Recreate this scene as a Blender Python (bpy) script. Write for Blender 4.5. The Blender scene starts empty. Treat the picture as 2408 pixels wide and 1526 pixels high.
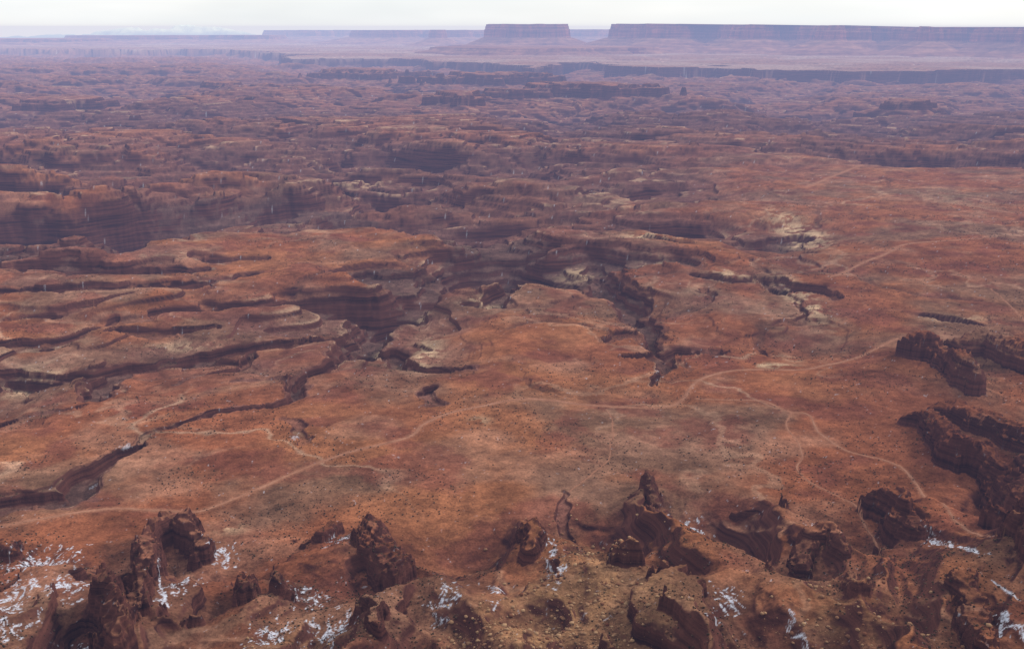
import bpy, math, time
import numpy as np
T0=time.time()
rng=np.random.default_rng(7)
H=400.0                      # overlook height above the red plain (m)
LENS=35.0; K=36.0/LENS
PITCH=math.atan((324-27)/995.6)
cp,sp=math.cos(PITCH),math.sin(PITCH)
RE2=2*6.371e6*1.12           # earth curvature (with refraction)

# ------------------------------------------------------------------ image pixel / ground helpers
def ground(u,v,z=0.0):  # u,v are image pixel coordinates
    """image pixel (u,v) cast through the camera -> map position at elevation z"""
    xc=(u-1204)/2408*K; yc=-(v-763)/2408*K
    dy=cp+yc*sp; dz=-sp+yc*cp
    s=(z-H)/dz
    return xc*s, dy*s
def image_uv(X,Y):  # inverse: ground position to image pixel coordinates
    dep=Y*cp+H*sp
    xc=X/dep; yc=(Y*sp-H*cp)/dep
    return 1204+xc*2408/K, 763-yc*2408/K
def at(u,d):
    return ((u-1204)/2408*K*(d*cp+H*sp), d)

# ------------------------------------------------------------------ noise
_P=rng.permutation(256).astype(np.int32); _P=np.concatenate([_P,_P])
_A=rng.random(512)*2*np.pi; _GX=np.cos(_A).astype(np.float32); _GY=np.sin(_A).astype(np.float32)
def pn(x,y,seed=0):
    x=np.asarray(x,dtype=np.float32)+np.float32(seed*17.37); y=np.asarray(y,dtype=np.float32)+np.float32(seed*31.71)
    xf=np.floor(x); yf=np.floor(y)
    xi=xf.astype(np.int32)&255; yi=yf.astype(np.int32)&255
    x=x-xf; y=y-yf
    fx=x*x*x*(x*(x*6-15)+10); fy=y*y*y*(y*(y*6-15)+10)
    a=_P[xi]+yi; b=_P[xi+1]+yi
    a&=511; b&=511
    def g(h,dx,dy):
        h=_P[h&511]; return _GX[h]*dx+_GY[h]*dy
    n00=g(a,x,y); n01=g(a+1,x,y-1)
    n10=g(b,x-1,y); n11=g(b+1,x-1,y-1)
    n0=n00+(n01-n00)*fy; n1=n10+(n11-n10)*fy
    return (n0+(n1-n0)*fx)*np.float32(1.5)
def fbm(x,y,wl,o=4,seed=0,gain=.5):
    r=0;a=1;
    for i in range(o):
        r=r+np.float32(a)*pn(x/np.float32(wl),y/np.float32(wl),seed+i*3+1); a*=gain; wl=wl*.49
    return r
def ss(a,b,x):
    t=np.clip((x-a)/(b-a),0,1); return t*t*(3-2*t)
def strat(E,p,w=.06,a=.3,c=.35):
    f=E/p; k=np.floor(f); t=f-k
    return (k+a*t+(1-a)*ss(c,c+w,t))*p, t

# ------------------------------------------------------------------ grid of the land
ys=list(np.arange(20,330,8.0)); y=330.0
while y<90000:
    ys.append(y)
    if y<9000: y+=min(max(y*y/4e5*.75,.85),11)
    else: y+=11*(y/9000)**3
ys=np.array(ys); C=1200
ts=np.linspace(-.62,.62,C)
X=(ts[None,:]*(ys[:,None]+120)).astype(np.float32); Y=np.repeat(ys[:,None],C,1).astype(np.float32)
R=len(ys); print("grid",R,C)
U,V=image_uv(X,Y)

mu=np.array([0,300,600,900,1200,1500,1800,2100,2400.])
mv=np.array([130,200,260,330,400,470,540,600,680,780,900,1050,1200.])
MT=np.array([
[.9,.9,.9,.9,.9,.8,.6,.6,.6],
[1,1,1,1,1,1,1,1,1],
[1,1,1,1,1,1,1,1,1],
[1,1,1,1,1,.7,.5,1,1],
[1,1,1,1,.9,.8,.15,.0,.1],
[1,1,1,.9,1,.7,.1,0,0],
[1,1,.3,.5,1,.7,.25,0,0],
[1,.6,.25,.6,1,.9,.4,0,0],
[.6,.5,.5,.8,.6,.6,.5,.1,0],
[.4,.3,.3,.3,0,.3,.2,0,.05],
[.15,.1,.1,.1,0,.1,0,0,0],
[.1,.05,0,0,0,0,0,0,0],
[0,0,0,0,0,0,0,0,0.]],np.float32)
def table(U,V):
    a=np.clip(np.interp(U,mu,np.arange(9)),0,7.999); b=np.clip(np.interp(V,mv,np.arange(13)),0,11.999)
    i=a.astype(int); j=b.astype(int); a=a-i; b=b-j
    a=a*a*(3-2*a); b=b*b*(3-2*b)
    return (MT[j,i]*(1-a)+MT[j,i+1]*a)*(1-b)+(MT[j+1,i]*(1-a)+MT[j+1,i+1]*a)*b
M=table(U,V)
M=np.clip(M+ .9*fbm(X,Y,500,3,5)*4*M*(1-M)*.5,0,1).astype(np.float32)
M[V<60]=.8

# warped coordinates
wx=X+110*pn(X/700,Y/700,11)+45*pn(X/190,Y/190,12)+16*pn(X/55,Y/55,13)
wy=Y+110*pn(X/700,Y/700,14)+45*pn(X/190,Y/190,15)+16*pn(X/55,Y/55,16)
n1=pn(wx/1500,wy/1000,21); n2=pn(wx/560,wy/390,22); n3=pn(wx/240,wy/180,23); n4=pn(wx/3600,wy/2600,24)
v1=np.exp(-(n1/.28)**2); v2=np.exp(-(n2/.22)**2); v3=np.exp(-(n3/.20)**2); v4=np.exp(-(n4/.2)**2)
und=fbm(X,Y,480,4,31)
rough=fbm(wx,wy,130,4,35,.5)
far=ss(2500,7500,Y)
Ec=36-62*v1-38*v2-17*v3-60*v4*far+20*fbm(wx,wy,1500,3,41,.45)+2.4*rough
E=5*und + M*Ec - 50*ss(2400,6000,Y)*M

# ------------------------------------------------------------------ foreground ramp up to the overlook
eu=[-400,0,500,900,1200,1450,1650,1850,2100,2250,2408,2800]
ev=[1220,1250,1265,1225,1215,1140,1120,1170,1170,1120,1050,1000]
ept=[ground(a,b) for a,b in zip(eu,ev)]
et=np.array([p[0]/(p[1]+120) for p in ept]); ed=np.array([p[1] for p in ept])
def ramp(x,y):
    q=np.clip((np.interp(x/(y+120),et,ed)-y)/400,0,1.3)
    return 80*q**1.15+np.clip(430-y,0,None)*.5, q
def gt(u,v):
    z=0
    for i in range(12):
        x,y=ground(u,v,z); z=.5*z+.5*float(ramp(x,y)[0])
    return x,y

def pdist(pts,wr,X,Y,extra):
    """distance of grid vertices to a polyline, with interpolated radius/depth"""
    P=np.array(pts)
    best=np.full(X.shape,1e9,np.float32); ra=np.zeros_like(best); rb=np.zeros_like(best)
    for i in range(len(P)-1):
        a=P[i,:2]; b=P[i+1,:2]; d=b-a; L=(d**2).sum()+1e-6
        y0=min(a[1],b[1])-extra; y1=max(a[1],b[1])+extra; x0=min(a[0],b[0])-extra; x1=max(a[0],b[0])+extra
        i0,i1=np.searchsorted(ys,[y0,y1]); 
        if i1<=i0: continue
        ya=max(y0,20)+120; yb=y1+120
        j0,j1=np.searchsorted(ts,[min(x0/ya,x0/yb),max(x1/ya,x1/yb)])
        if j1<=j0: continue
        s_=(slice(i0,i1),slice(j0,j1)); x=X[s_]; y=Y[s_]
        t=np.clip(((x-a[0])*d[0]+(y-a[1])*d[1])/L,0,1)
        r=np.hypot(x-a[0]-t*d[0],y-a[1]-t*d[1])
        s=r<best[s_]
        best[s_]=np.where(s,r,best[s_]); ra[s_]=np.where(s,wr[i][0]*(1-t)+wr[i+1][0]*t,ra[s_]); rb[s_]=np.where(s,wr[i][1]*(1-t)+wr[i+1][1]*t,rb[s_])
    idx=np.nonzero(best<1e8)
    return idx,best[idx],ra[idx],rb[idx]
def spline(P,step):
    P=np.array(P); out=[]
    for i in range(len(P)-1):
        p0=P[max(i-1,0)];p1=P[i];p2=P[i+1];p3=P[min(i+2,len(P)-1)]
        n=max(2,int(np.hypot(*(p2-p1))/step))
        for k in range(n):
            t=k/n
            out.append(.5*((2*p1)+(-p0+p2)*t+(2*p0-5*p1+4*p2-p3)*t*t+(-p0+3*p1-3*p2+p3)*t**3))
    out.append(P[-1]); return np.array(out)
ROADS={
 'dirt_road':([(-150,1260),(0,1238),(130,1214),(250,1199),(350,1203),(460,1207),(520,1190),(620,1150),(720,1102),(850,1062),(960,1035),(1000,1003),(1060,972),(1150,954),(1250,938),(1400,941),(1560,943),(1610,925),(1640,897),(1700,871),(1790,862),(1880,862),(1960,846),(2060,820),(2110,795)],3.8),
 'dirt_track':([(1640,930),(1720,939),(1800,945),(1850,970),(1900,978),(1930,1020),(1990,1065),(2080,1088),(2140,1125),(2180,1190),(2280,1250),(2420,1300)],2.4),
 'dirt_track.001':([(1858,975),(1845,1000),(1870,1040),(1885,1080),(1875,1110),(1900,1140),(1960,1170),(2010,1200),(2060,1255),(2070,1290)],1.5),
 'dirt_track.002':([(1950,652),(2010,627),(2070,606),(2130,578),(2200,570),(2330,562)],5),
 'dirt_track.003':([(1895,437),(1980,402),(2085,360)],8),
 'dirt_track.004':([(2330,680),(2380,720),(2408,750),(2460,790)],1.8),
 'dirt_track.005':([(1340,1160),(1430,1080),(1440,1000),(1430,955)],.9),
}
RP={}; RD=np.full(X.shape,1e3,np.float32); RW=np.ones_like(RD)
for n,(pts,w) in ROADS.items():
    P=spline([gt(*p) for p in pts],3.0 if w<3.9 else 12.)
    P=P+np.stack([2.5*pn(P[:,0]/40,P[:,1]/40,201),2.5*pn(P[:,0]/40,P[:,1]/40,202)],1)
    RP[n]=(P,w)
    Pc=P[::4]
    idx,r,a,b=pdist(Pc,[(w,0)]*len(Pc),X,Y,40)
    k=r<RD[idx]; RD[idx]=np.where(k,r,RD[idx]); RW[idx]=np.where(k,a,RW[idx])

# canyons: image pixels (u,v) along the floor, half width, depth
CAN=[
 ([(-200,1200),(0,1178),(80,1172),(160,1162),(215,1112),(240,1078),(290,1050),(325,1030),(400,1000),(480,975),(540,960),(640,945),(695,925),(710,880),(750,850),(810,820),(850,790),(835,765),(880,720),(930,690),(980,662),(1060,640),(1140,605),(1180,575)],
  [(17,14),(17,14),(17,14),(18,15),(20,17),(18,16),(15,13),(10,9),(8,8),(8,8),(9,9),(10,10),(13,14),(18,19),(24,24),(32,30),(38,34),(38,34),(44,34),(52,38),(62,40),(78,44),(95,46),(95,40)]),
 ([(-200,850),(0,852),(80,872),(180,858),(260,845),(350,835),(430,815),(520,800),(640,785),(740,770),(835,750)],
  [(32,18),(32,18),(30,18),(25,16),(22,15),(19,14),(18,14),(17,14),(18,15),(22,18),(30,24)]),
 ([(225,920),(250,885),(290,850)],[(12,11),(20,18),(22,17)]),
 ([(655,985),(700,1015),(690,1050)],[(6,4),(10,9),(7,4)]),
 ([(920,790),(955,835),(1010,850),(1075,868)],[(22,14),(26,18),(22,14),(10,5)]),
 ([(1025,900),(1035,945),(1000,955)],[(10,8),(12,9),(6,4)]),
 ([(1542,892),(1552,855),(1545,825),(1480,832)],[(8,7),(15,14),(22,15),(14,11)]),
 ([(1555,820),(1620,800),(1680,822)],[(16,11),(26,16),(14,11)]),
 ([(1555,810),(1520,765),(1500,720),(1480,690),(1430,655),(1390,620),(1330,600)],[(14,11),(24,16),(32,20),(35,24),(42,28),(50,32),(70,38)]),
 ([(1430,790),(1460,770),(1560,775)],[(8,6),(18,11),(12,8)]),
 ([(1650,642),(1720,655),(1800,648),(1850,668),(1920,675),(1965,692)],[(22,10),(28,17),(26,16),(30,21),(26,19),(16,11)]),
 ([(1720,560),(1800,560),(1880,545)],[(28,16),(50,25),(34,16)]),
 ([(-100,810),(0,802),(90,792),(185,775),(260,740)],[(17,13),(17,13),(17,13),(14,11),(9,6)]),
 ([(380,728),(500,720),(600,708),(750,695),(880,690)],[(16,10),(22,14),(27,16),(34,20),(40,22)]),
 ([(270,768),(360,768),(470,765)],[(12,8),(17,11),(10,6)]),
 ([(0,700),(150,690),(300,680),(450,670),(600,640)],[(18,12),(23,13),(23,13),(28,16),(20,9)]),
 ([(0,640),(150,632),(330,640),(480,628)],[(26,15),(34,18),(34,18),(22,10)]),
 ([(0,755),(100,745),(220,720),(340,700)],[(14,9),(17,11),(14,9),(8,5)]),
 ([(600,800),(560,840),(470,860),(400,880)],[(10,8),(10,8),(9,6),(5,3)]),
 ([(0,960),(120,950),(180,940)],[(8,4),(11,6),(6,3)]),
 ([(1095,690),(1150,695),(1200,655),(1190,620)],[(18,12),(28,22),(28,22),(30,20)]),
 ([(450,605),(540,608),(620,602)],[(16,12),(32,17),(18,9)]),
 ([(-200,530),(0,520),(130,535),(250,515),(400,485),(600,465),(740,452),(870,432)],[(160,54)]*8),
 ([(-100,600),(100,598),(240,590),(300,565),(420,505),(440,485)],[(90,44),(90,46),(85,46),(85,44),(90,42),(110,44)]),
 ([(860,632),(960,640),(1080,632),(1150,602),(1300,618),(1400,600),(1600,610)],[(65,28),(80,38),(95,40),(110,44),(105,42),(90,34),(60,18)]),
 ([(820,480),(900,495),(1000,520),(1060,535),(1130,548),(1180,575)],[(110,36),(120,42),(120,42),(120,42),(120,42),(110,40)]),
 ([(-200,445),(0,440),(150,450),(330,425),(500,400)],[(180,46),(180,50),(180,50),(160,44),(120,32)]),
 ([(500,360),(700,370),(900,350),(1100,365),(1300,350)],[(160,40),(200,50),(200,50),(180,44),(140,30)]),
 ([(-200,240),(0,235),(130,228),(250,218),(430,202),(600,200)],[(500,60),(550,75),(550,75),(500,70),(400,50),(300,30)]),
 ([(1900,345),(2050,352),(2200,355),(2420,375),(2600,380)],[(80,24),(150,45),(170,50),(170,50),(170,50)]),
 ([(1700,300),(1900,270),(2200,285),(2420,300)],[(150,30),(250,45),(250,50),(250,50)]),
 ([(2140,735),(2220,745),(2320,755)],[(14,6),(20,11),(10,6)]),
 ([(700,900),(660,870),(560,880)],[(8,5),(12,6),(8,3)]),
 ([(1340,1262),(1350,1200),(1345,1150)],[(8,5),(6,4),(3,1)]),
]
carve=np.zeros_like(X)
cwx=X+18*pn(X/95,Y/95,51)+9*pn(X/36,Y/36,52)+4*pn(X/13,Y/13,53)
cwy=Y+18*pn(X/95,Y/95,54)+9*pn(X/36,Y/36,55)+4*pn(X/13,Y/13,56)
for pts,wr in CAN:
    P=[ground(*p) for p in pts]
    mw=max(w for w,_ in wr)
    idx,r,w,D=pdist(P,wr,cwx,cwy,mw*1.6+30)
    c=D*(1-ss(.25,1.15,r/np.maximum(w,1)))
    carve[idx]=np.maximum(carve[idx],c)
# small branching washes across the flats
g1=np.abs(pn(cwx/230,cwy/330,57)); g2=np.abs(pn(cwx/90,cwy/120,58))
gm=ss(-.1,.3,pn(X/420,Y/420,59)+.25*(Y>1000))*ss(4200,2500,Y)*ss(820,1250,Y)*ss(6,40,RD)
wash=(3.8*np.exp(-(g1/.042)**2)+2.2*np.exp(-(g2/.06)**2)*ss(.35,.05,g1))*gm
E=E-carve-wash
Mt=np.maximum(M,ss(.2,1.5,carve))
E=E+(1.6*rough*ss(1,6,carve)*(1-M))
# riser width never thinner than what one row of the sheet can carry
gE=np.abs(np.gradient(E,axis=0)).astype(np.float32); gE[:,1:-1]=np.maximum(gE[:,1:-1],.5*(gE[:,:-2]+gE[:,2:]))
P1=13.
w1=np.clip(1.15*gE/P1,.05,.55); w2=np.clip(1.15*gE/5,.08,.55)
s1,t1=strat(E,P1,w1,.12,.2); s2,t2=strat(E,5.,w2)
Mt2=np.clip(Mt*1.6,0,1)
bl=.62+.30*ss(1800,3200,Y)
Z=E*(1-Mt2)+Mt2*(bl*s1+(1-bl)*s2)
s3,t3=strat(E,3.1,.1,.2)
lm=ss(-.05,.25,fbm(X,Y,260,3,61))*(1-Mt2)*ss(700,900,Y)*ss(5,30,RD)
Z=Z*(1-lm)+lm*s3

# ------------------------------------------------------------------ far rim bench
bu=[-900,0,500,640,730,860,980,1080,1270,1290,1400,1560,1660,1800,1950,2160,2408,3200]
bv=[110,110,112,118,134,132,140,142,156,146,146,156,148,158,164,168,162,160]
bp=[ground(a,b) for a,b in zip(bu,bv)]
bt=np.array([p[0]/(p[1]+120) for p in bp]); bd=np.array([p[1] for p in bp])
Xb=X+400*pn(X/1500,Y/1500,71)+200*pn(X/500,Y/500,72)+80*pn(X/200,Y/200,73)
Yb=Y+900*pn(X/1900,Y/1900,74)+480*pn(X/650,Y/650,75)+220*pn(X/250,Y/250,76)
sd=Yb-np.interp(Xb/(Yb+120),bt,bd)
bench=ss(-22,22,sd)
foot=ss(-600,-22,sd)
low=ss(-7000,-2500,sd)
Z=Z-75*low*(1-bench)*(1-foot*.4)
zb=6*und-14*(ss(.1,.16,fbm(wx,wy,1700,3,77)))
Z=Z*(1-bench)+bench*zb
for (u,d,rx,ry,h) in [(1065,6700,190,200,78),(1200,7300,300,160,60),(1390,7500,520,260,90),(1160,9300,600,350,86),(860,10300,500,400,80),(310,5200,40,40,45),(130,6300,230,200,60),(2130,6300,150,130,50),(560,8200,260,160,60)]:
    x0,y0=at(u,d)
    rr=np.hypot((wx-x0)/rx,(wy-y0)/ry)+.5*pn(wx/170,wy/170,81)+.6*pn(wx/420,wy/420,82)+.2*pn(X/60,Y/60,84)
    zz=-112+h*(.65*(1-ss(.93,1.0,rr))+.35*(1-ss(.68,.76,rr)))*(1+.15*pn(X/150,Y/150,83))+36*(1-ss(1,1.8,rr))
    Z=np.where(rr<1.8,np.maximum(Z,zz),Z)

# ------------------------------------------------------------------ foreground badlands
zr,q=ramp(X,Y)
NR=int(np.searchsorted(ys,1100)); S_=slice(0,NR)
xs,yy_=X[S_],Y[S_]; qn=q[S_]
qq=ss(0,.25,qn)
sx=xs+18*pn(xs/70,yy_/70,91)+5*pn(xs/22,yy_/22,190); sy=yy_+25*pn(xs/90,yy_/90,92)
rdg=1-np.sqrt(pn(sx/110,sy/300,93)**2+.004)*2.2
rd2=1-np.sqrt(pn(sx/46,sy/80,94)**2+.006)*2.2
rd3=1-np.abs(pn(sx/17,sy/24,95))*2.
F=zr[S_]+qq*(30*(rdg-.55)+10*(rd2-.5)+1.8*(rd3-.5))+.6*fbm(xs,yy_,9,3,96)*ss(1200,600,yy_)
cm=ss(.15,.33,pn(xs/130,yy_/130,97)+.3*pn(xs/40,yy_/40,98))*qq
Fw=F+1.2*pn(xs/6,yy_/6,99)+.6*pn(xs/2.5,yy_/2.5,100)
f1,_=strat(Fw,16,.06,.4)
F=F*(1-cm)+cm*f1
Z[S_]+=F
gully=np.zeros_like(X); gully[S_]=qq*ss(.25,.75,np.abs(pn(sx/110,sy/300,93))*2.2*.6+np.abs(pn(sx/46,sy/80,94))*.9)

# fins, stacks and bluffs of dark red mudstone: foot line, half width, height
FIN=[
 ([(325,1400),(340,1340),(362,1285),(400,1265),(445,1270),(480,1310)],[(9,20),(11,28),(11,28),(10,24),(12,28),(8,16)]),
 ([(880,1270),(900,1320),(930,1360)],[(13,22),(17,26),(14,24)]),
 ([(1210,1270),(1240,1310),(1250,1345)],[(8,16),(10,20),(7,14)]),
 ([(1530,1165),(1555,1195),(1585,1235)],[(6,20),(11,18),(7,12)]),
 ([(1458,1290),(1470,1350)],[(7,18),(9,20)]),
 ([(2055,1215),(2095,1225),(2145,1262)],[(12,20),(15,22),(12,19)]),
 ([(575,1375),(582,1430)],[(8,20),(9,20)]),
 ([(262,1440),(272,1500),(268,1580)],[(9,28),(12,36),(12,36)]),
 ([(300,1500),(330,1460),(335,1410)],[(7,16),(9,20),(8,18)]),
 ([(660,1405),(676,1415)],[(5,14),(5,12)]),
 ([(750,1290),(788,1268)],[(9,12),(7,12)]),
 ([(1735,1190),(1765,1192),(1800,1200)],[(5,6),(6,5),(3,3)]),
 ([(1840,1210),(1848,1214)],[(4,12),(4,10)]),
 ([(-40,1310),(10,1300),(32,1310)],[(14,17),(14,17),(8,12)]),
 ([(1432,1480),(1438,1500)],[(3.5,12),(4,10)]),
 ([(1880,1330),(1900,1300),(1935,1290),(1985,1330)],[(8,12),(9,14),(8,10),(6,8)]),
 ([(2005,1380),(2005,1420)],[(7,12),(8,12)]),
 ([(850,1460),(885,1480),(880,1526)],[(6,10),(7,12),(6,12)]),
 ([(2140,845),(2180,850),(2210,858)],[(19,38),(20,40),(13,26)]),
 ([(2215,870),(2245,890),(2270,915),(2295,930)],[(14,26),(18,38),(18,38),(12,28)]),
 ([(2260,838),(2320,832),(2408,868),(2500,900)],[(24,22),(30,30),(34,32),(34,32)]),
 ([(2130,1000),(2180,1010),(2215,1060),(2245,1115),(2310,1112),(2370,1145),(2420,1205)],[(9,12),(13,22),(15,30),(17,38),(17,32),(17,34),(17,34)]),
 ([(2190,985),(2240,980),(2300,1010),(2420,1060)],[(12,16),(16,20),(22,22),(26,26)]),
 ([(2350,1225),(2420,1235)],[(13,30),(15,34)]),
 ([(2390,1300),(2460,1330)],[(12,24),(16,28)]),
 ([(2250,1400),(2290,1440),(2330,1520)],[(8,12),(9,14),(10,16)]),
]
fx=X+1.8*pn(X/9,Y/9,111)+.8*pn(X/3.5,Y/3.5,112)+6*pn(X/30,Y/30,115)
fy=Y+1.8*pn(X/9,Y/9,113)+.8*pn(X/3.5,Y/3.5,114)+6*pn(X/30,Y/30,116)
fadd=np.zeros_like(X)
for pts,wr in FIN:
    P=[gt(*p) for p in pts]
    mw=max(w for w,_ in wr)
    idx,r,w,Hh=pdist(P,wr,fx,fy,mw*5+12)
    w=np.maximum(w*.85,1)
    top=.94+.18*pn(X[idx]/20,Y[idx]/20,120)+.14*pn(X[idx]/6,Y[idx]/6,121)
    top=np.clip(top,.6,1.14)
    rn=r+1.6*pn(X[idx]/2.6,Y[idx]/2.6,122)+2.4*pn(X[idx]/8,Y[idx]/8,123)
    a=Hh*(top*(.20*(1-ss(w*.5,w*.58,rn))+.22*(1-ss(w*.78,w*.85,rn))+.58*(1-ss(w*1.0,w*1.08,rn)))*.76+.24*(1-np.clip((r-w*.5)/(w*3.2),0,1))**1.5)
    fadd[idx]=np.maximum(fadd[idx],a)
Z=Z+fadd
N2=int(np.searchsorted(ys,2500))
Z[:N2]+=.25*fbm(X[:N2],Y[:N2],5,2,130)
print("heights",time.time()-T0)

# ------------------------------------------------------------------ colour of soil and rock
def mix(c,d,f):
    return c+(np.array(d,np.float32)-c)*f[...,None].astype(np.float32)
Col=np.zeros(X.shape+(3,),np.float32)+np.array((.245,.085,.042),np.float32)
f=lambda wl,o,s,a=-.15,b=.45: ss(a,b,fbm(X,Y,wl,o,s)).astype(np.float32)
Col=mix(Col,(.295,.117,.055),f(380,5,141)*.8)
Col=mix(Col,(.165,.094,.062),f(250,5,142,-.05,.5)*.75)
Col=mix(Col,(.32,.165,.11),f(170,5,143,.1,.6)*.5)
Col=mix(Col,(.17,.055,.036),f(90,5,144,.0,.6)*.7)
pl=ss(.3,.75,1-np.abs(fbm(cwx,cwy,190,4,145))*7)*ss(.05,.4,pn(X/300,Y/300,146))
Col=mix(Col,(.42,.24,.16),pl*.4*(Y<4000))
sw=np.exp(-(np.abs(fbm(cwx,cwy,420,4,155,.45))/.022)**2)*ss(-.1,.25,pn(X/500,Y/500,156))*ss(4000,2000,Y)*ss(700,900,Y)
Col=mix(Col,(.46,.29,.20),sw*.6)
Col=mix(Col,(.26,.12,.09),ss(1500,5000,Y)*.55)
Col=mix(Col,(.165,.074,.062),np.clip(Mt2*ss(-.2,.5,fbm(wx,wy,330,4,161)),0,1)*.65)
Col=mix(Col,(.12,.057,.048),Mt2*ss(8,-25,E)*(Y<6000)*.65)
rim=ss(.20+w1,.27+w1,t1)*(1-ss(.32+w1,.6+w1,t1))*(1-ss(.12,.22,w1))*Mt2*ss(.0,.4,fbm(X,Y,240,4,147))
Col=mix(Col,(.46,.30,.20),rim*.6)
rim2=ss(.35+w2,.42+w2,t2)*(1-ss(.45+w2,.62+w2,t2))*(1-ss(.15,.3,w2))*Mt2*ss(.05,.4,fbm(X,Y,120,3,148))
Col=mix(Col,(.42,.25,.17),rim2*.35)
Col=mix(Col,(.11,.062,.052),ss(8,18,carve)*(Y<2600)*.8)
Col=mix(Col,(.12,.058,.042),ss(1.2,3.5,wash)*.55)
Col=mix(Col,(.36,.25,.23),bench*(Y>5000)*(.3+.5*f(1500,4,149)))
def blob(u,v,du,dv):
    x0,y0=gt(u,v); _,ya=gt(u,v-dv); _,yb=gt(u,v+dv)
    rx=du/2408*K*(y0*cp+H*sp); ry=abs(ya-yb)/2+1
    i0,i1=np.searchsorted(ys,[y0-3*ry,y0+3*ry])
    o=np.zeros_like(X); o[i0:i1]=np.exp(-(((X[i0:i1]-x0)/rx)**2+((Y[i0:i1]-y0)/ry)**2)); return o
bn=ss(-.2,.2,fbm(X,Y,34,4,150,.65)+.05)*(1-ss(.25,.5,w1)*Mt2); cn_=f(14,4,151)
for (u,v,du,dv,s) in [(1880,530,40,30,1.2),(1880,690,30,45,1.1),(1820,850,45,6,1.1),(1530,560,60,12,1),(1540,608,30,8,1.2),(970,510,60,12,1.1),(1000,800,35,45,.7),(890,765,18,38,1),(930,830,20,25,.7),(990,690,20,20,.8),(290,440,40,8,.9),(1140,688,40,8,1.1),(1860,820,20,14,.7),(830,395,60,8,.7),(520,495,60,6,.8),(60,860,50,24,.6),(420,790,80,8,.4),(540,1250,40,12,.4),(1400,430,60,14,.4),(1720,645,50,10,.7),(1360,605,40,8,.9),(290,575,20,14,.8),(2250,745,60,6,.6),(1130,995,25,10,.4),(2250,470,100,30,.2)]:
    Col=mix(Col,(.50,.34,.22),np.clip(blob(u,v,du,dv)*bn*1.4*s,0,.85))
for (u,v,du,dv,s) in [(1380,1430,170,110,1),(1250,1500,200,70,.9),(1400,1340,40,70,.9),(1990,1450,120,60,.7),(700,1500,120,40,.5)]:
    Col=mix(Col,(.36,.19,.095),np.clip(blob(u,v,du,dv)*(.5+.5*cn_)*1.3*s,0,.85))
for (u,v,du,dv,s) in [(2300,1080,200,330,.55),(350,1420,330,130,.5),(2100,1400,350,130,.35),(1000,1350,300,90,.4),(2100,620,300,40,.35)]:
    Col=mix(Col,(.13,.045,.028),np.clip(blob(u,v,du,dv)*s,0,.85))
Col=mix(Col,(.09,.036,.028),gully*.6*(.4+.6*cn_))  # gully shadow painted into the ground colour
tone=1+.36*fbm(X,Y,52,4,152,.6)
tone*=1+np.where(Y<6000,.28,.0)*fbm(X,Y,11,3,153,.65)
Col*=np.clip(tone,.4,1.7)[...,None]*.88
m=(1-ss(RW*.5,RW*1.7,RD+1.2*pn(X/7,Y/7,160)))*.5
Col=mix(Col,(.32,.145,.09),m)

# snow
SN=np.zeros_like(X)
for (u,v,du,dv) in [(90,1320,72,30),(160,1400,50,28),(40,1420,40,36),(190,1490,50,18),(20,1500,45,26),(725,1400,38,20),(780,1465,50,26),(1045,1425,32,22),(1620,1195,42,14),(815,1290,34,12),(520,1300,35,14),(1935,1250,32,8),(1995,1290,20,14),(1270,1285,12,14),(1710,1395,30,16),(1880,1470,16,22),(2200,1270,26,14),(1680,1460,24,14),(640,1490,40,26),(2390,1450,16,30),(1300,1350,18,40),(1160,1420,18,24),(420,1400,26,50)]:
    SN=np.maximum(SN,blob(u,v,du*1.2,dv*1.3))
lace=fbm(X+5*pn(X/11,Y/11,171)+Y*.35,Y*.35-X*.2,5,4,172,.8)
SN=ss(.08,.28,lace*.65+(SN-.8)*.8)*(SN>.15)
for (u,v,du,dv) in [(690,1032,10,12),(1546,872,6,12),(298,1045,20,7),(212,1112,8,14)]:
    SN=np.maximum(SN,.5*ss(.1,.3,lace*.6+(blob(u,v,du,dv)-.6)))
for pts,w in [([(2238,1275),(2238,1300),(2262,1322),(2290,1345)],1.8),([(2330,1378),(2400,1395)],1.0),([(2362,1430),(2355,1470)],1.2),([(2385,1000),(2408,1022),(2440,1030)],2.0),([(375,1330),(378,1400),(400,1450)],.8)]:
    P=spline([gt(*p) for p in pts],3.)
    idx,r,a,b=pdist(P,[(w,0)]*len(P),X,Y,w*3)
    SN[idx]=np.maximum(SN[idx],1-ss(w*.6,w,r+.6*pn(X[idx]/3,Y[idx]/3,173)))
print("colours",time.time()-T0)

# ------------------------------------------------------------------ materials
def nd(nt,t,**k):
    n=nt.nodes.new(t)
    for a,b in k.items(): setattr(n,a,b)
    return n
def mathn(nt,op,a,b=None,c=None,clamp=False):
    n=nd(nt,'ShaderNodeMath',operation=op,use_clamp=clamp)
    for i,v in enumerate((a,b,c)):
        if v is None: continue
        if isinstance(v,(int,float)): n.inputs[i].default_value=v
        else: nt.links.new(v,n.inputs[i])
    return n.outputs[0]
def mapr(nt,v,a,b,c=0.,d=1.):
    n=nd(nt,'ShaderNodeMapRange'); nt.links.new(v,n.inputs[0])
    for i,x in enumerate((a,b,c,d)): n.inputs[i+1].default_value=x
    return n.outputs[0]
def mixc(nt,f,a,b,mode='MIX'):
    n=nd(nt,'ShaderNodeMix',data_type='RGBA',blend_type=mode)
    for s,v in ((n.inputs[0],f),(n.inputs[6],a),(n.inputs[7],b)):
        if isinstance(v,(int,float)): s.default_value=v
        elif isinstance(v,tuple): s.default_value=v+(1,)
        else: nt.links.new(v,s)
    return n.outputs[2]
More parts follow.
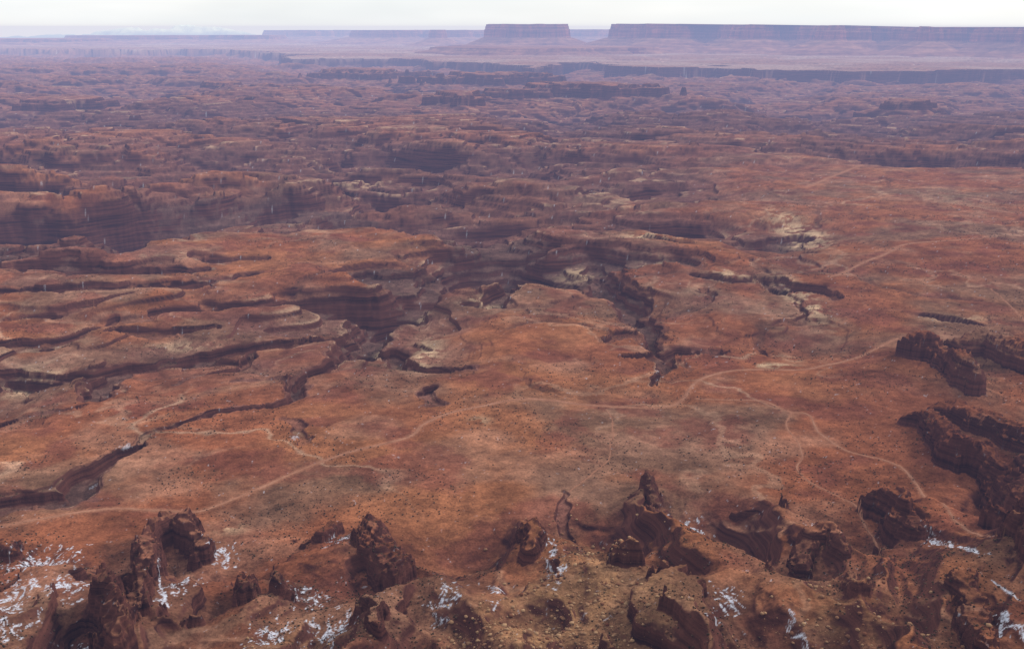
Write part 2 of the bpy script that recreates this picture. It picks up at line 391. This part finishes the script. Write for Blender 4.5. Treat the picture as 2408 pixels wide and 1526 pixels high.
def noise(nt,co,sc,det=4,ro=.6,vs=None):
    if vs:
        m=nd(nt,'ShaderNodeMapping'); m.inputs['Scale'].default_value=vs; nt.links.new(co,m.inputs[0]); co=m.outputs[0]
    n=nd(nt,'ShaderNodeTexNoise'); n.inputs['Scale'].default_value=sc; n.inputs['Detail'].default_value=det; n.inputs['Roughness'].default_value=ro
    nt.links.new(co,n.inputs['Vector']); return n.outputs[0]
def newmat(name):
    m=bpy.data.materials.new(name); m.use_nodes=True; nt=m.node_tree
    nt.nodes.clear(); out=nt.nodes.new('ShaderNodeOutputMaterial'); b=nt.nodes.new('ShaderNodeBsdfDiffuse')
    nt.links.new(b.outputs[0],out.inputs[0]); b.inputs['Roughness'].default_value=.6
    return m,nt,b

mt,nt,bs=newmat('desert_rock_and_soil')
geo=nd(nt,'ShaderNodeNewGeometry'); co=geo.outputs['Position']
at_=nd(nt,'ShaderNodeAttribute',attribute_name='Col'); sn_=nd(nt,'ShaderNodeAttribute',attribute_name='snow')
col=at_.outputs['Color']
na=noise(nt,co,.5,4,.7)
col=mixc(nt,1.,col,mapr(nt,na,.28,.72,.56,1.44),'MULTIPLY')
# cliff faces: dark varnished rock, with shadow tone painted into steep slopes
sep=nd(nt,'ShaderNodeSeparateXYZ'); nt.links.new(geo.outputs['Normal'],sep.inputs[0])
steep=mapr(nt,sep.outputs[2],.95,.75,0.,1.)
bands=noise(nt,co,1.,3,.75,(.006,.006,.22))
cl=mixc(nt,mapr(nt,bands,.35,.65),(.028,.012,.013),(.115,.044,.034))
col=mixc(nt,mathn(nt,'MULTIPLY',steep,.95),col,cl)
sf=mathn(nt,'MULTIPLY',sn_.outputs['Fac'],mapr(nt,sep.outputs[2],.5,.7,.0,1.))
sf=mathn(nt,'MULTIPLY',sf,mapr(nt,na,.38,.55,.15,1.))
col=mixc(nt,sf,col,(.56,.58,.68))
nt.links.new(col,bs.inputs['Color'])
bm=nd(nt,'ShaderNodeBump'); bm.inputs['Strength'].default_value=.6; bm.inputs['Distance'].default_value=1.2
nt.links.new(na,bm.inputs['Height']); nt.links.new(bm.outputs[0],bs.inputs['Normal'])

# ------------------------------------------------------------------ mesh helpers
def gridmesh(name,VX,R,C,mat,close=False):
    me=bpy.data.meshes.new(name)
    me.vertices.add(R*C); me.vertices.foreach_set('co',VX.astype(np.float32).reshape(-1))
    cc=C if close else C-1
    i=np.arange(R-1)[:,None]; j=np.arange(cc)[None,:]; j2=(j+1)%C
    q=np.stack([i*C+j,i*C+j2,(i+1)*C+j2,(i+1)*C+j],-1).reshape(-1,4).astype(np.int32)
    n=len(q); me.loops.add(n*4); me.loops.foreach_set('vertex_index',q.reshape(-1))
    me.polygons.add(n); me.polygons.foreach_set('loop_start',np.arange(0,n*4,4,dtype=np.int32))
    me.polygons.foreach_set('use_smooth',np.ones(n,bool))
    me.update(calc_edges=True)
    me.materials.append(mat)
    o=bpy.data.objects.new(name,me); bpy.context.scene.collection.objects.link(o)
    return o
Z=Z-(X*X+Y*Y)/RE2
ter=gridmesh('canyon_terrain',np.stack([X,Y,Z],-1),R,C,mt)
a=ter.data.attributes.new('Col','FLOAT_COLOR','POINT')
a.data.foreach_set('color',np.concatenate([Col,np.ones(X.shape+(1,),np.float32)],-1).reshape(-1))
a=ter.data.attributes.new('snow','FLOAT','POINT'); a.data.foreach_set('value',SN.astype(np.float32).reshape(-1))
print("terrain",time.time()-T0)

def zat(x,y):
    i=np.clip(np.interp(y,ys,np.arange(R)),0,R-1.001); j=np.clip(np.interp(x/(y+120),ts,np.arange(C)),0,C-1.001)
    i0=i.astype(int); j0=j.astype(int); a=i-i0; b=j-j0
    return (Z[i0,j0]*(1-b)+Z[i0,j0+1]*b)*(1-a)+(Z[i0+1,j0]*(1-b)+Z[i0+1,j0+1]*b)*a

# ------------------------------------------------------------------ roads
mr,nt,bs=newmat('packed_dirt')
geo=nd(nt,'ShaderNodeNewGeometry'); co=geo.outputs['Position']
c=mixc(nt,mapr(nt,noise(nt,co,.06,5,.65),.3,.7),(.23,.10,.06),(.37,.185,.12))
c=mixc(nt,1.,c,mapr(nt,noise(nt,co,.9,3,.6),.3,.7,.8,1.2),'MULTIPLY')
nt.links.new(c,bs.inputs['Color'])
for n,(P,w) in RP.items():
    d=np.gradient(P,axis=0); d/=np.linalg.norm(d,axis=1)[:,None]+1e-6
    nn=np.stack([-d[:,1],d[:,0]],1)
    ww=w*(.48+.22*pn(P[:,0]/18,P[:,1]/18,210))
    rows=[]
    for k in (-1,-.5,0,.5,1):
        q_=P+nn*(ww*k)[:,None]
        z=zat(q_[:,0],q_[:,1])+(.25 if abs(k)<1 else -.05)
        rows.append(np.stack([q_[:,0],q_[:,1],z],1))
    Vv=np.stack(rows,1)[:, ::-1]
    gridmesh(n,Vv,len(P),5,mr)

# ------------------------------------------------------------------ mesas
mm,nt,bs=newmat('mesa_sandstone')
geo=nd(nt,'ShaderNodeNewGeometry'); co=geo.outputs['Position']
sep=nd(nt,'ShaderNodeSeparateXYZ'); nt.links.new(geo.outputs['Normal'],sep.inputs[0])
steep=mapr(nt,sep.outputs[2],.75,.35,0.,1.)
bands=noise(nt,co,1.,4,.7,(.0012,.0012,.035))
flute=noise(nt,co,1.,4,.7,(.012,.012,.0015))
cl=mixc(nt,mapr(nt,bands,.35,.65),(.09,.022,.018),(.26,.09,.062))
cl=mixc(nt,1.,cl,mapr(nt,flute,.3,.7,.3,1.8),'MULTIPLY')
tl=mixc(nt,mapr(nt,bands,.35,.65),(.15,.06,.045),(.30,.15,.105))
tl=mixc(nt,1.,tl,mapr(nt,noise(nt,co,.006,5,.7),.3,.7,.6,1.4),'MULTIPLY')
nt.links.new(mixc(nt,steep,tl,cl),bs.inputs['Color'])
PROF=[(-60,1100),(15,860),(40,720),(56,610),(60,570),(78,470),(98,400),(118,330),(124,305),(145,230),(162,165),(178,110),(188,60),(192,24),(215,14),(250,8),(290,0),(318,-4),(323,-26),(345,-30),(366,-34),(370,-46),(386,-50),(400,-54)]
def mesa(name,pts,prof,step=30,amp=1.,top=400,seed=0,hs=1.,os=1.):
    P=np.array(pts,float); P=np.vstack([P,P[:1]])
    out=[]
    for i in range(len(P)-1):
        n=max(2,int(np.hypot(*(P[i+1]-P[i]))/step))
        out.append(P[i]+(P[i+1]-P[i])*np.linspace(0,1,n,endpoint=False)[:,None])
    Q=np.vstack(out); N=len(Q)
    k=int(300/step)+1; ker=np.hanning(2*k+3); ker/=ker.sum()
    Qs=np.stack([np.convolve(np.concatenate([Q[-k-1:,c_],Q[:,c_],Q[:k+1,c_]]),ker,'valid') for c_ in (0,1)],1)
    d=np.roll(Qs,-1,0)-np.roll(Qs,1,0); d/=np.linalg.norm(d,axis=1)[:,None]
    nn=np.stack([d[:,1],-d[:,0]],1)
    area=.5*np.sum(Qs[:,0]*np.roll(Qs[:,1],-1)-np.roll(Qs[:,0],-1)*Qs[:,1])
    if area<0: nn=-nn
    L=[]
    base=240*pn(Qs[:,0]/1100,Qs[:,1]/1100,300+seed)+170*pn(Qs[:,0]/420,Qs[:,1]/420,301+seed)
    fl=80*(1-2*np.abs(pn(Qs[:,0]/170,Qs[:,1]/170,302+seed)))+30*pn(Qs[:,0]/70,Qs[:,1]/70,303+seed)
    tg=(1-2.2*np.abs(pn(Qs[:,0]/300,Qs[:,1]/300,304+seed)))
    for z,o in prof:
        f_=min(max(o,0)/400,1.5)
        off=o*os+amp*(base*(1+.5*f_)+fl*(1-min(f_*2,1))+tg*180*f_*(1.2 if f_<1 else .9)+10*pn(Qs[:,0]/90+z*.13,Qs[:,1]/90,305+seed))
        q_=Qs+nn*off[:,None]
        zz=z*hs+(0 if z<200 else 1)*(10*pn(Qs[:,0]/500,Qs[:,1]/500,306)+5*pn(Qs[:,0]/160,Qs[:,1]/160,307))+(top(Qs[:,0]) if callable(top) else (top-400))*max(z,0)/400
        L.append(np.stack([q_[:,0],q_[:,1],zz-(q_**2).sum(1)/RE2],1))
    cen=L[-1].mean(0)
    for s in (.9,.5,.02): L.append(cen+(L[-1 if s==.9 else -1]-cen)*s+np.array([0,0,0]))
    Vv=np.stack(L,0)
    if area<0: Vv=Vv[:,::-1]
    o=gridmesh(name,Vv,len(L),N,mm,close=True)
    return o
a=at
mesa('butte',[a(1150,20300),a(1240,20000),a(1330,20200),a(1336,21000),a(1240,21200),a(1145,21100)],PROF,24,.4,482,1,1.,.75)
def slope_top(x):
    return 86-80*np.clip((x-2500)/5500,0,1)
mesa('mesa',[a(1455,19500),a(1560,18800),a(1650,19300),a(1760,17900),a(1840,18600),a(1960,17000),a(2060,17600),a(2180,16000),a(2260,16500),a(2400,15000),a(2560,15200),a(2900,13500),a(3100,17000),a(2400,22000),a(1800,24000),a(1470,22500)],PROF,28,.9,slope_top,2,1.,.8)
mesa('distant_mesa',[a(1345,31000),a(1400,30000),a(1460,31000),a(1460,34000),a(1345,34000)],PROF,60,1.,400,3)
mesa('distant_mesa.001',[a(840,31000),a(920,29500),a(1000,31000),a(1060,29000),a(1150,30500),a(1160,35000),a(840,35000)],PROF,60,1.2,380,4)
mesa('distant_mesa.002',[a(640,40000),a(740,37000),a(850,39000),a(980,38000),a(1100,40000),a(1100,46000),a(640,45000)],PROF,80,1.5,400,5)
mesa('distant_mesa.003',[a(180,33000),a(330,31500),a(470,33000),a(640,32000),a(640,38000),a(180,38000)],[(z*.55,o) for z,o in PROF],80,1.5,420,6)
mesa('distant_mesa.004',[a(-300,29000),a(-100,27500),a(120,28500),a(240,29500),a(240,34000),a(-300,34000)],[(z*.4,o) for z,o in PROF],80,1.5,400,7)
mesa('distant_butte',[a(1015,26000),a(1040,25900),a(1050,26400),a(1020,26500)],[(z*.95,o*.6) for z,o in PROF],30,.3,400,8)
mesa('low_bench',[a(1040,17500),a(1120,16500),a(1300,16200),a(1500,16800),a(1500,19000),a(1100,20000)],[(-40,250),(20,160),(45,60),(50,20),(95,0),(100,-60)],40,1.2,400,9)

# distant mountains
mo,nt,bs=newmat('mountain_rock_and_snow')
geo=nd(nt,'ShaderNodeNewGeometry'); sep=nd(nt,'ShaderNodeSeparateXYZ'); nt.links.new(geo.outputs['Position'],sep.inputs[0])
zz=mathn(nt,'ADD',sep.outputs[2],mathn(nt,'MULTIPLY',noise(nt,geo.outputs['Position'],.0012,5,.6),500))
nt.links.new(mixc(nt,mapr(nt,zz,150,500),(.14,.22,.25),(.66,.78,.84)),bs.inputs['Color'])
mx=np.linspace(-36000,-12000,400); my=np.linspace(58000,66000,70)
MX,MY=np.meshgrid(mx,my)
prof=np.interp(MX,[-36000,-31000,-26000,-22500,-19500,-17500,-15000,-12000],[.4,.6,.75,1.2,1.3,1.15,.6,.3])
MZ=-300+(prof*np.exp(-((MY-62000)/2300)**2))*(600+560*(.5-np.abs(fbm(MX,MY,2600,5,400))))
gridmesh('distant_mountains',np.stack([MX,MY,MZ-(MX**2+MY**2)/RE2],-1),70,400,mo)
print("mesas",time.time()-T0)

# ------------------------------------------------------------------ shrubs and boulders (one mesh each)
def scatter(name,pts,size,verts,faces,mat,flat=.7,sink=.1):
    n=len(pts); nv=len(verts)
    ang=rng.random(n)*6.283; ca,sa=np.cos(ang),np.sin(ang)
    jit=1+.35*(rng.random((n,nv,3))-.5)*2
    B=verts[None]*jit*size[:,None,None]*np.array([1,1,flat])
    Vx=np.stack([B[...,0]*ca[:,None]-B[...,1]*sa[:,None],B[...,0]*sa[:,None]+B[...,1]*ca[:,None],B[...,2]],-1)
    z=zat(pts[:,0],pts[:,1])
    Vx[...,0]+=pts[:,0:1]; Vx[...,1]+=pts[:,1:2]; Vx[...,2]+=(z+size*flat*(1-sink)*.6)[:,None]
    F_=(faces[None]+(np.arange(n)*nv)[:,None,None]).reshape(-1,3).astype(np.int32)
    me=bpy.data.meshes.new(name); me.vertices.add(n*nv); me.vertices.foreach_set('co',Vx.astype(np.float32).reshape(-1))
    me.loops.add(len(F_)*3); me.loops.foreach_set('vertex_index',F_.reshape(-1))
    me.polygons.add(len(F_)); me.polygons.foreach_set('loop_start',np.arange(0,len(F_)*3,3,dtype=np.int32))
    me.update(calc_edges=True); me.materials.append(mat)
    o=bpy.data.objects.new(name,me); bpy.context.scene.collection.objects.link(o); return o
import bmesh
b=bmesh.new(); bmesh.ops.create_icosphere(b,subdivisions=1,radius=.5)
iv=np.array([v.co[:] for v in b.verts]); jf=np.array([[v.index for v in f_.verts] for f_ in b.faces]); b.free()
ms,nt,bs=newmat('blackbrush_foliage')
g=nd(nt,'ShaderNodeNewGeometry')
nt.links.new(mixc(nt,g.outputs['Random Per Island'],(.035,.028,.018),(.11,.07,.045)),bs.inputs['Color'])
n=110000
yy=430*(2400/430)**(rng.random(n)**.85); xx=(rng.random(n)*2-1)*.61*(yy+120)
dens=ss(-.15,.35,fbm(xx,yy,130,4,500)+.0)
k=rng.random(n)<dens*.9+.04
pts=np.stack([xx,yy],1)[k]; size=(.4+.9*rng.random(len(pts))**3)*(1+pts[:,1]/2400)
scatter('desert_shrubs',pts,size,iv,jf,ms,.7)
mb,nt,bs=newmat('fallen_sandstone')
g=nd(nt,'ShaderNodeNewGeometry')
nt.links.new(mixc(nt,g.outputs['Random Per Island'],(.16,.06,.035),(.42,.26,.15)),bs.inputs['Color'])
pl=[]
for (u,v,du,dv,nn_) in [(1380,1430,120,90,1700),(1250,1500,170,50,1100),(1400,1330,45,80,450),(1990,1450,130,60,500),(1300,1230,150,40,200),(700,1500,120,40,300),(1850,1500,100,30,250),(1100,1500,60,30,250)]:
    x0,y0=gt(u,v); _,ya=gt(u,v-dv); _,yb=gt(u,v+dv)
    rx=du/2408*K*(y0*cp+H*sp); ry=abs(ya-yb)/2
    pl.append(np.stack([x0+rng.normal(size=nn_)*rx*.8,y0+rng.normal(size=nn_)*ry*.8],1))
pl=np.vstack(pl); pl=pl[pl[:,1]>340]
scatter('boulders',pl,.35+3*rng.random(len(pl))**8+.45*rng.random(len(pl)),iv,jf,mb,.65,.5)

# ------------------------------------------------------------------ air: thin blue haze filling the valley
me=bpy.data.meshes.new('haze')
b=bmesh.new(); bmesh.ops.create_cube(b,size=1); b.to_mesh(me); b.free()
hz=bpy.data.objects.new('haze',me); bpy.context.scene.collection.objects.link(hz)
hz.scale=(160000,110000,2060); hz.location=(0,50000,460-1030)
mh=bpy.data.materials.new('haze_air'); mh.use_nodes=True; nt=mh.node_tree; nt.nodes.clear()
out=nd(nt,'ShaderNodeOutputMaterial'); ab=nd(nt,'ShaderNodeVolumeAbsorption'); em=nd(nt,'ShaderNodeEmission'); ad=nd(nt,'ShaderNodeAddShader')
beta=np.array((1.9e-5,2.3e-5,3.9e-5)); J=np.array((.74,.75,.86)); dn=8e-5
ab.inputs['Density'].default_value=dn; ab.inputs['Color'].default_value=tuple(1-beta/dn)+(1,)
e=beta*J; em.inputs['Color'].default_value=tuple(e/e.max())+(1,); em.inputs['Strength'].default_value=float(e.max())
nt.links.new(ab.outputs[0],ad.inputs[0]); nt.links.new(em.outputs[0],ad.inputs[1]); nt.links.new(ad.outputs[0],out.inputs['Volume'])
me.materials.append(mh)

# ------------------------------------------------------------------ sky and sun
SE,SR=math.radians(38),math.radians(68)   # sun to the right of the overlook
w=bpy.data.worlds.new('World'); bpy.context.scene.world=w; w.use_nodes=True; nt=w.node_tree
bg=nt.nodes['Background']
sky=nd(nt,'ShaderNodeTexSky',sky_type='NISHITA'); sky.sun_disc=False; sky.sun_elevation=SE; sky.sun_rotation=SR
tc=nd(nt,'ShaderNodeTexCoord')
cn=noise(nt,tc.outputs['Generated'],2.2,4,.6,(1,1,5))
fac=mapr(nt,cn,.25,.6,.80,.99)
cloud=mixc(nt,mapr(nt,noise(nt,tc.outputs['Generated'],1.3,4,.6,(1,1,7)),.3,.7),(8.6,9.3,9.7),(11.0,11.0,10.8))
nt.links.new(mixc(nt,fac,sky.outputs[0],cloud),bg.inputs['Color']); bg.inputs['Strength'].default_value=.1
try:
    w.cycles.sampling_method='MANUAL'; w.cycles.sample_map_resolution=256
except Exception as ex: print(ex)
sl=bpy.data.lights.new('sun','SUN'); sl.energy=3.0; sl.angle=math.radians(6); sl.color=(1,.95,.88)
so=bpy.data.objects.new('sun',sl); bpy.context.scene.collection.objects.link(so)
from mathutils import Vector
dirv=Vector((math.sin(SR)*math.cos(SE),math.cos(SR)*math.cos(SE),math.sin(SE)))
so.rotation_euler=dirv.to_track_quat('Z','Y').to_euler()

cam=bpy.data.cameras.new('camera'); cam.lens=LENS; cam.sensor_width=36; cam.clip_start=1; cam.clip_end=200000
co_=bpy.data.objects.new('camera',cam); bpy.context.scene.collection.objects.link(co_)
co_.location=(0,0,H); co_.rotation_euler=(math.pi/2-PITCH,0,0)
sc=bpy.context.scene; sc.camera=co_
sc.view_settings.view_transform='Standard'; sc.view_settings.look='None'; sc.view_settings.exposure=0
print("done",time.time()-T0)
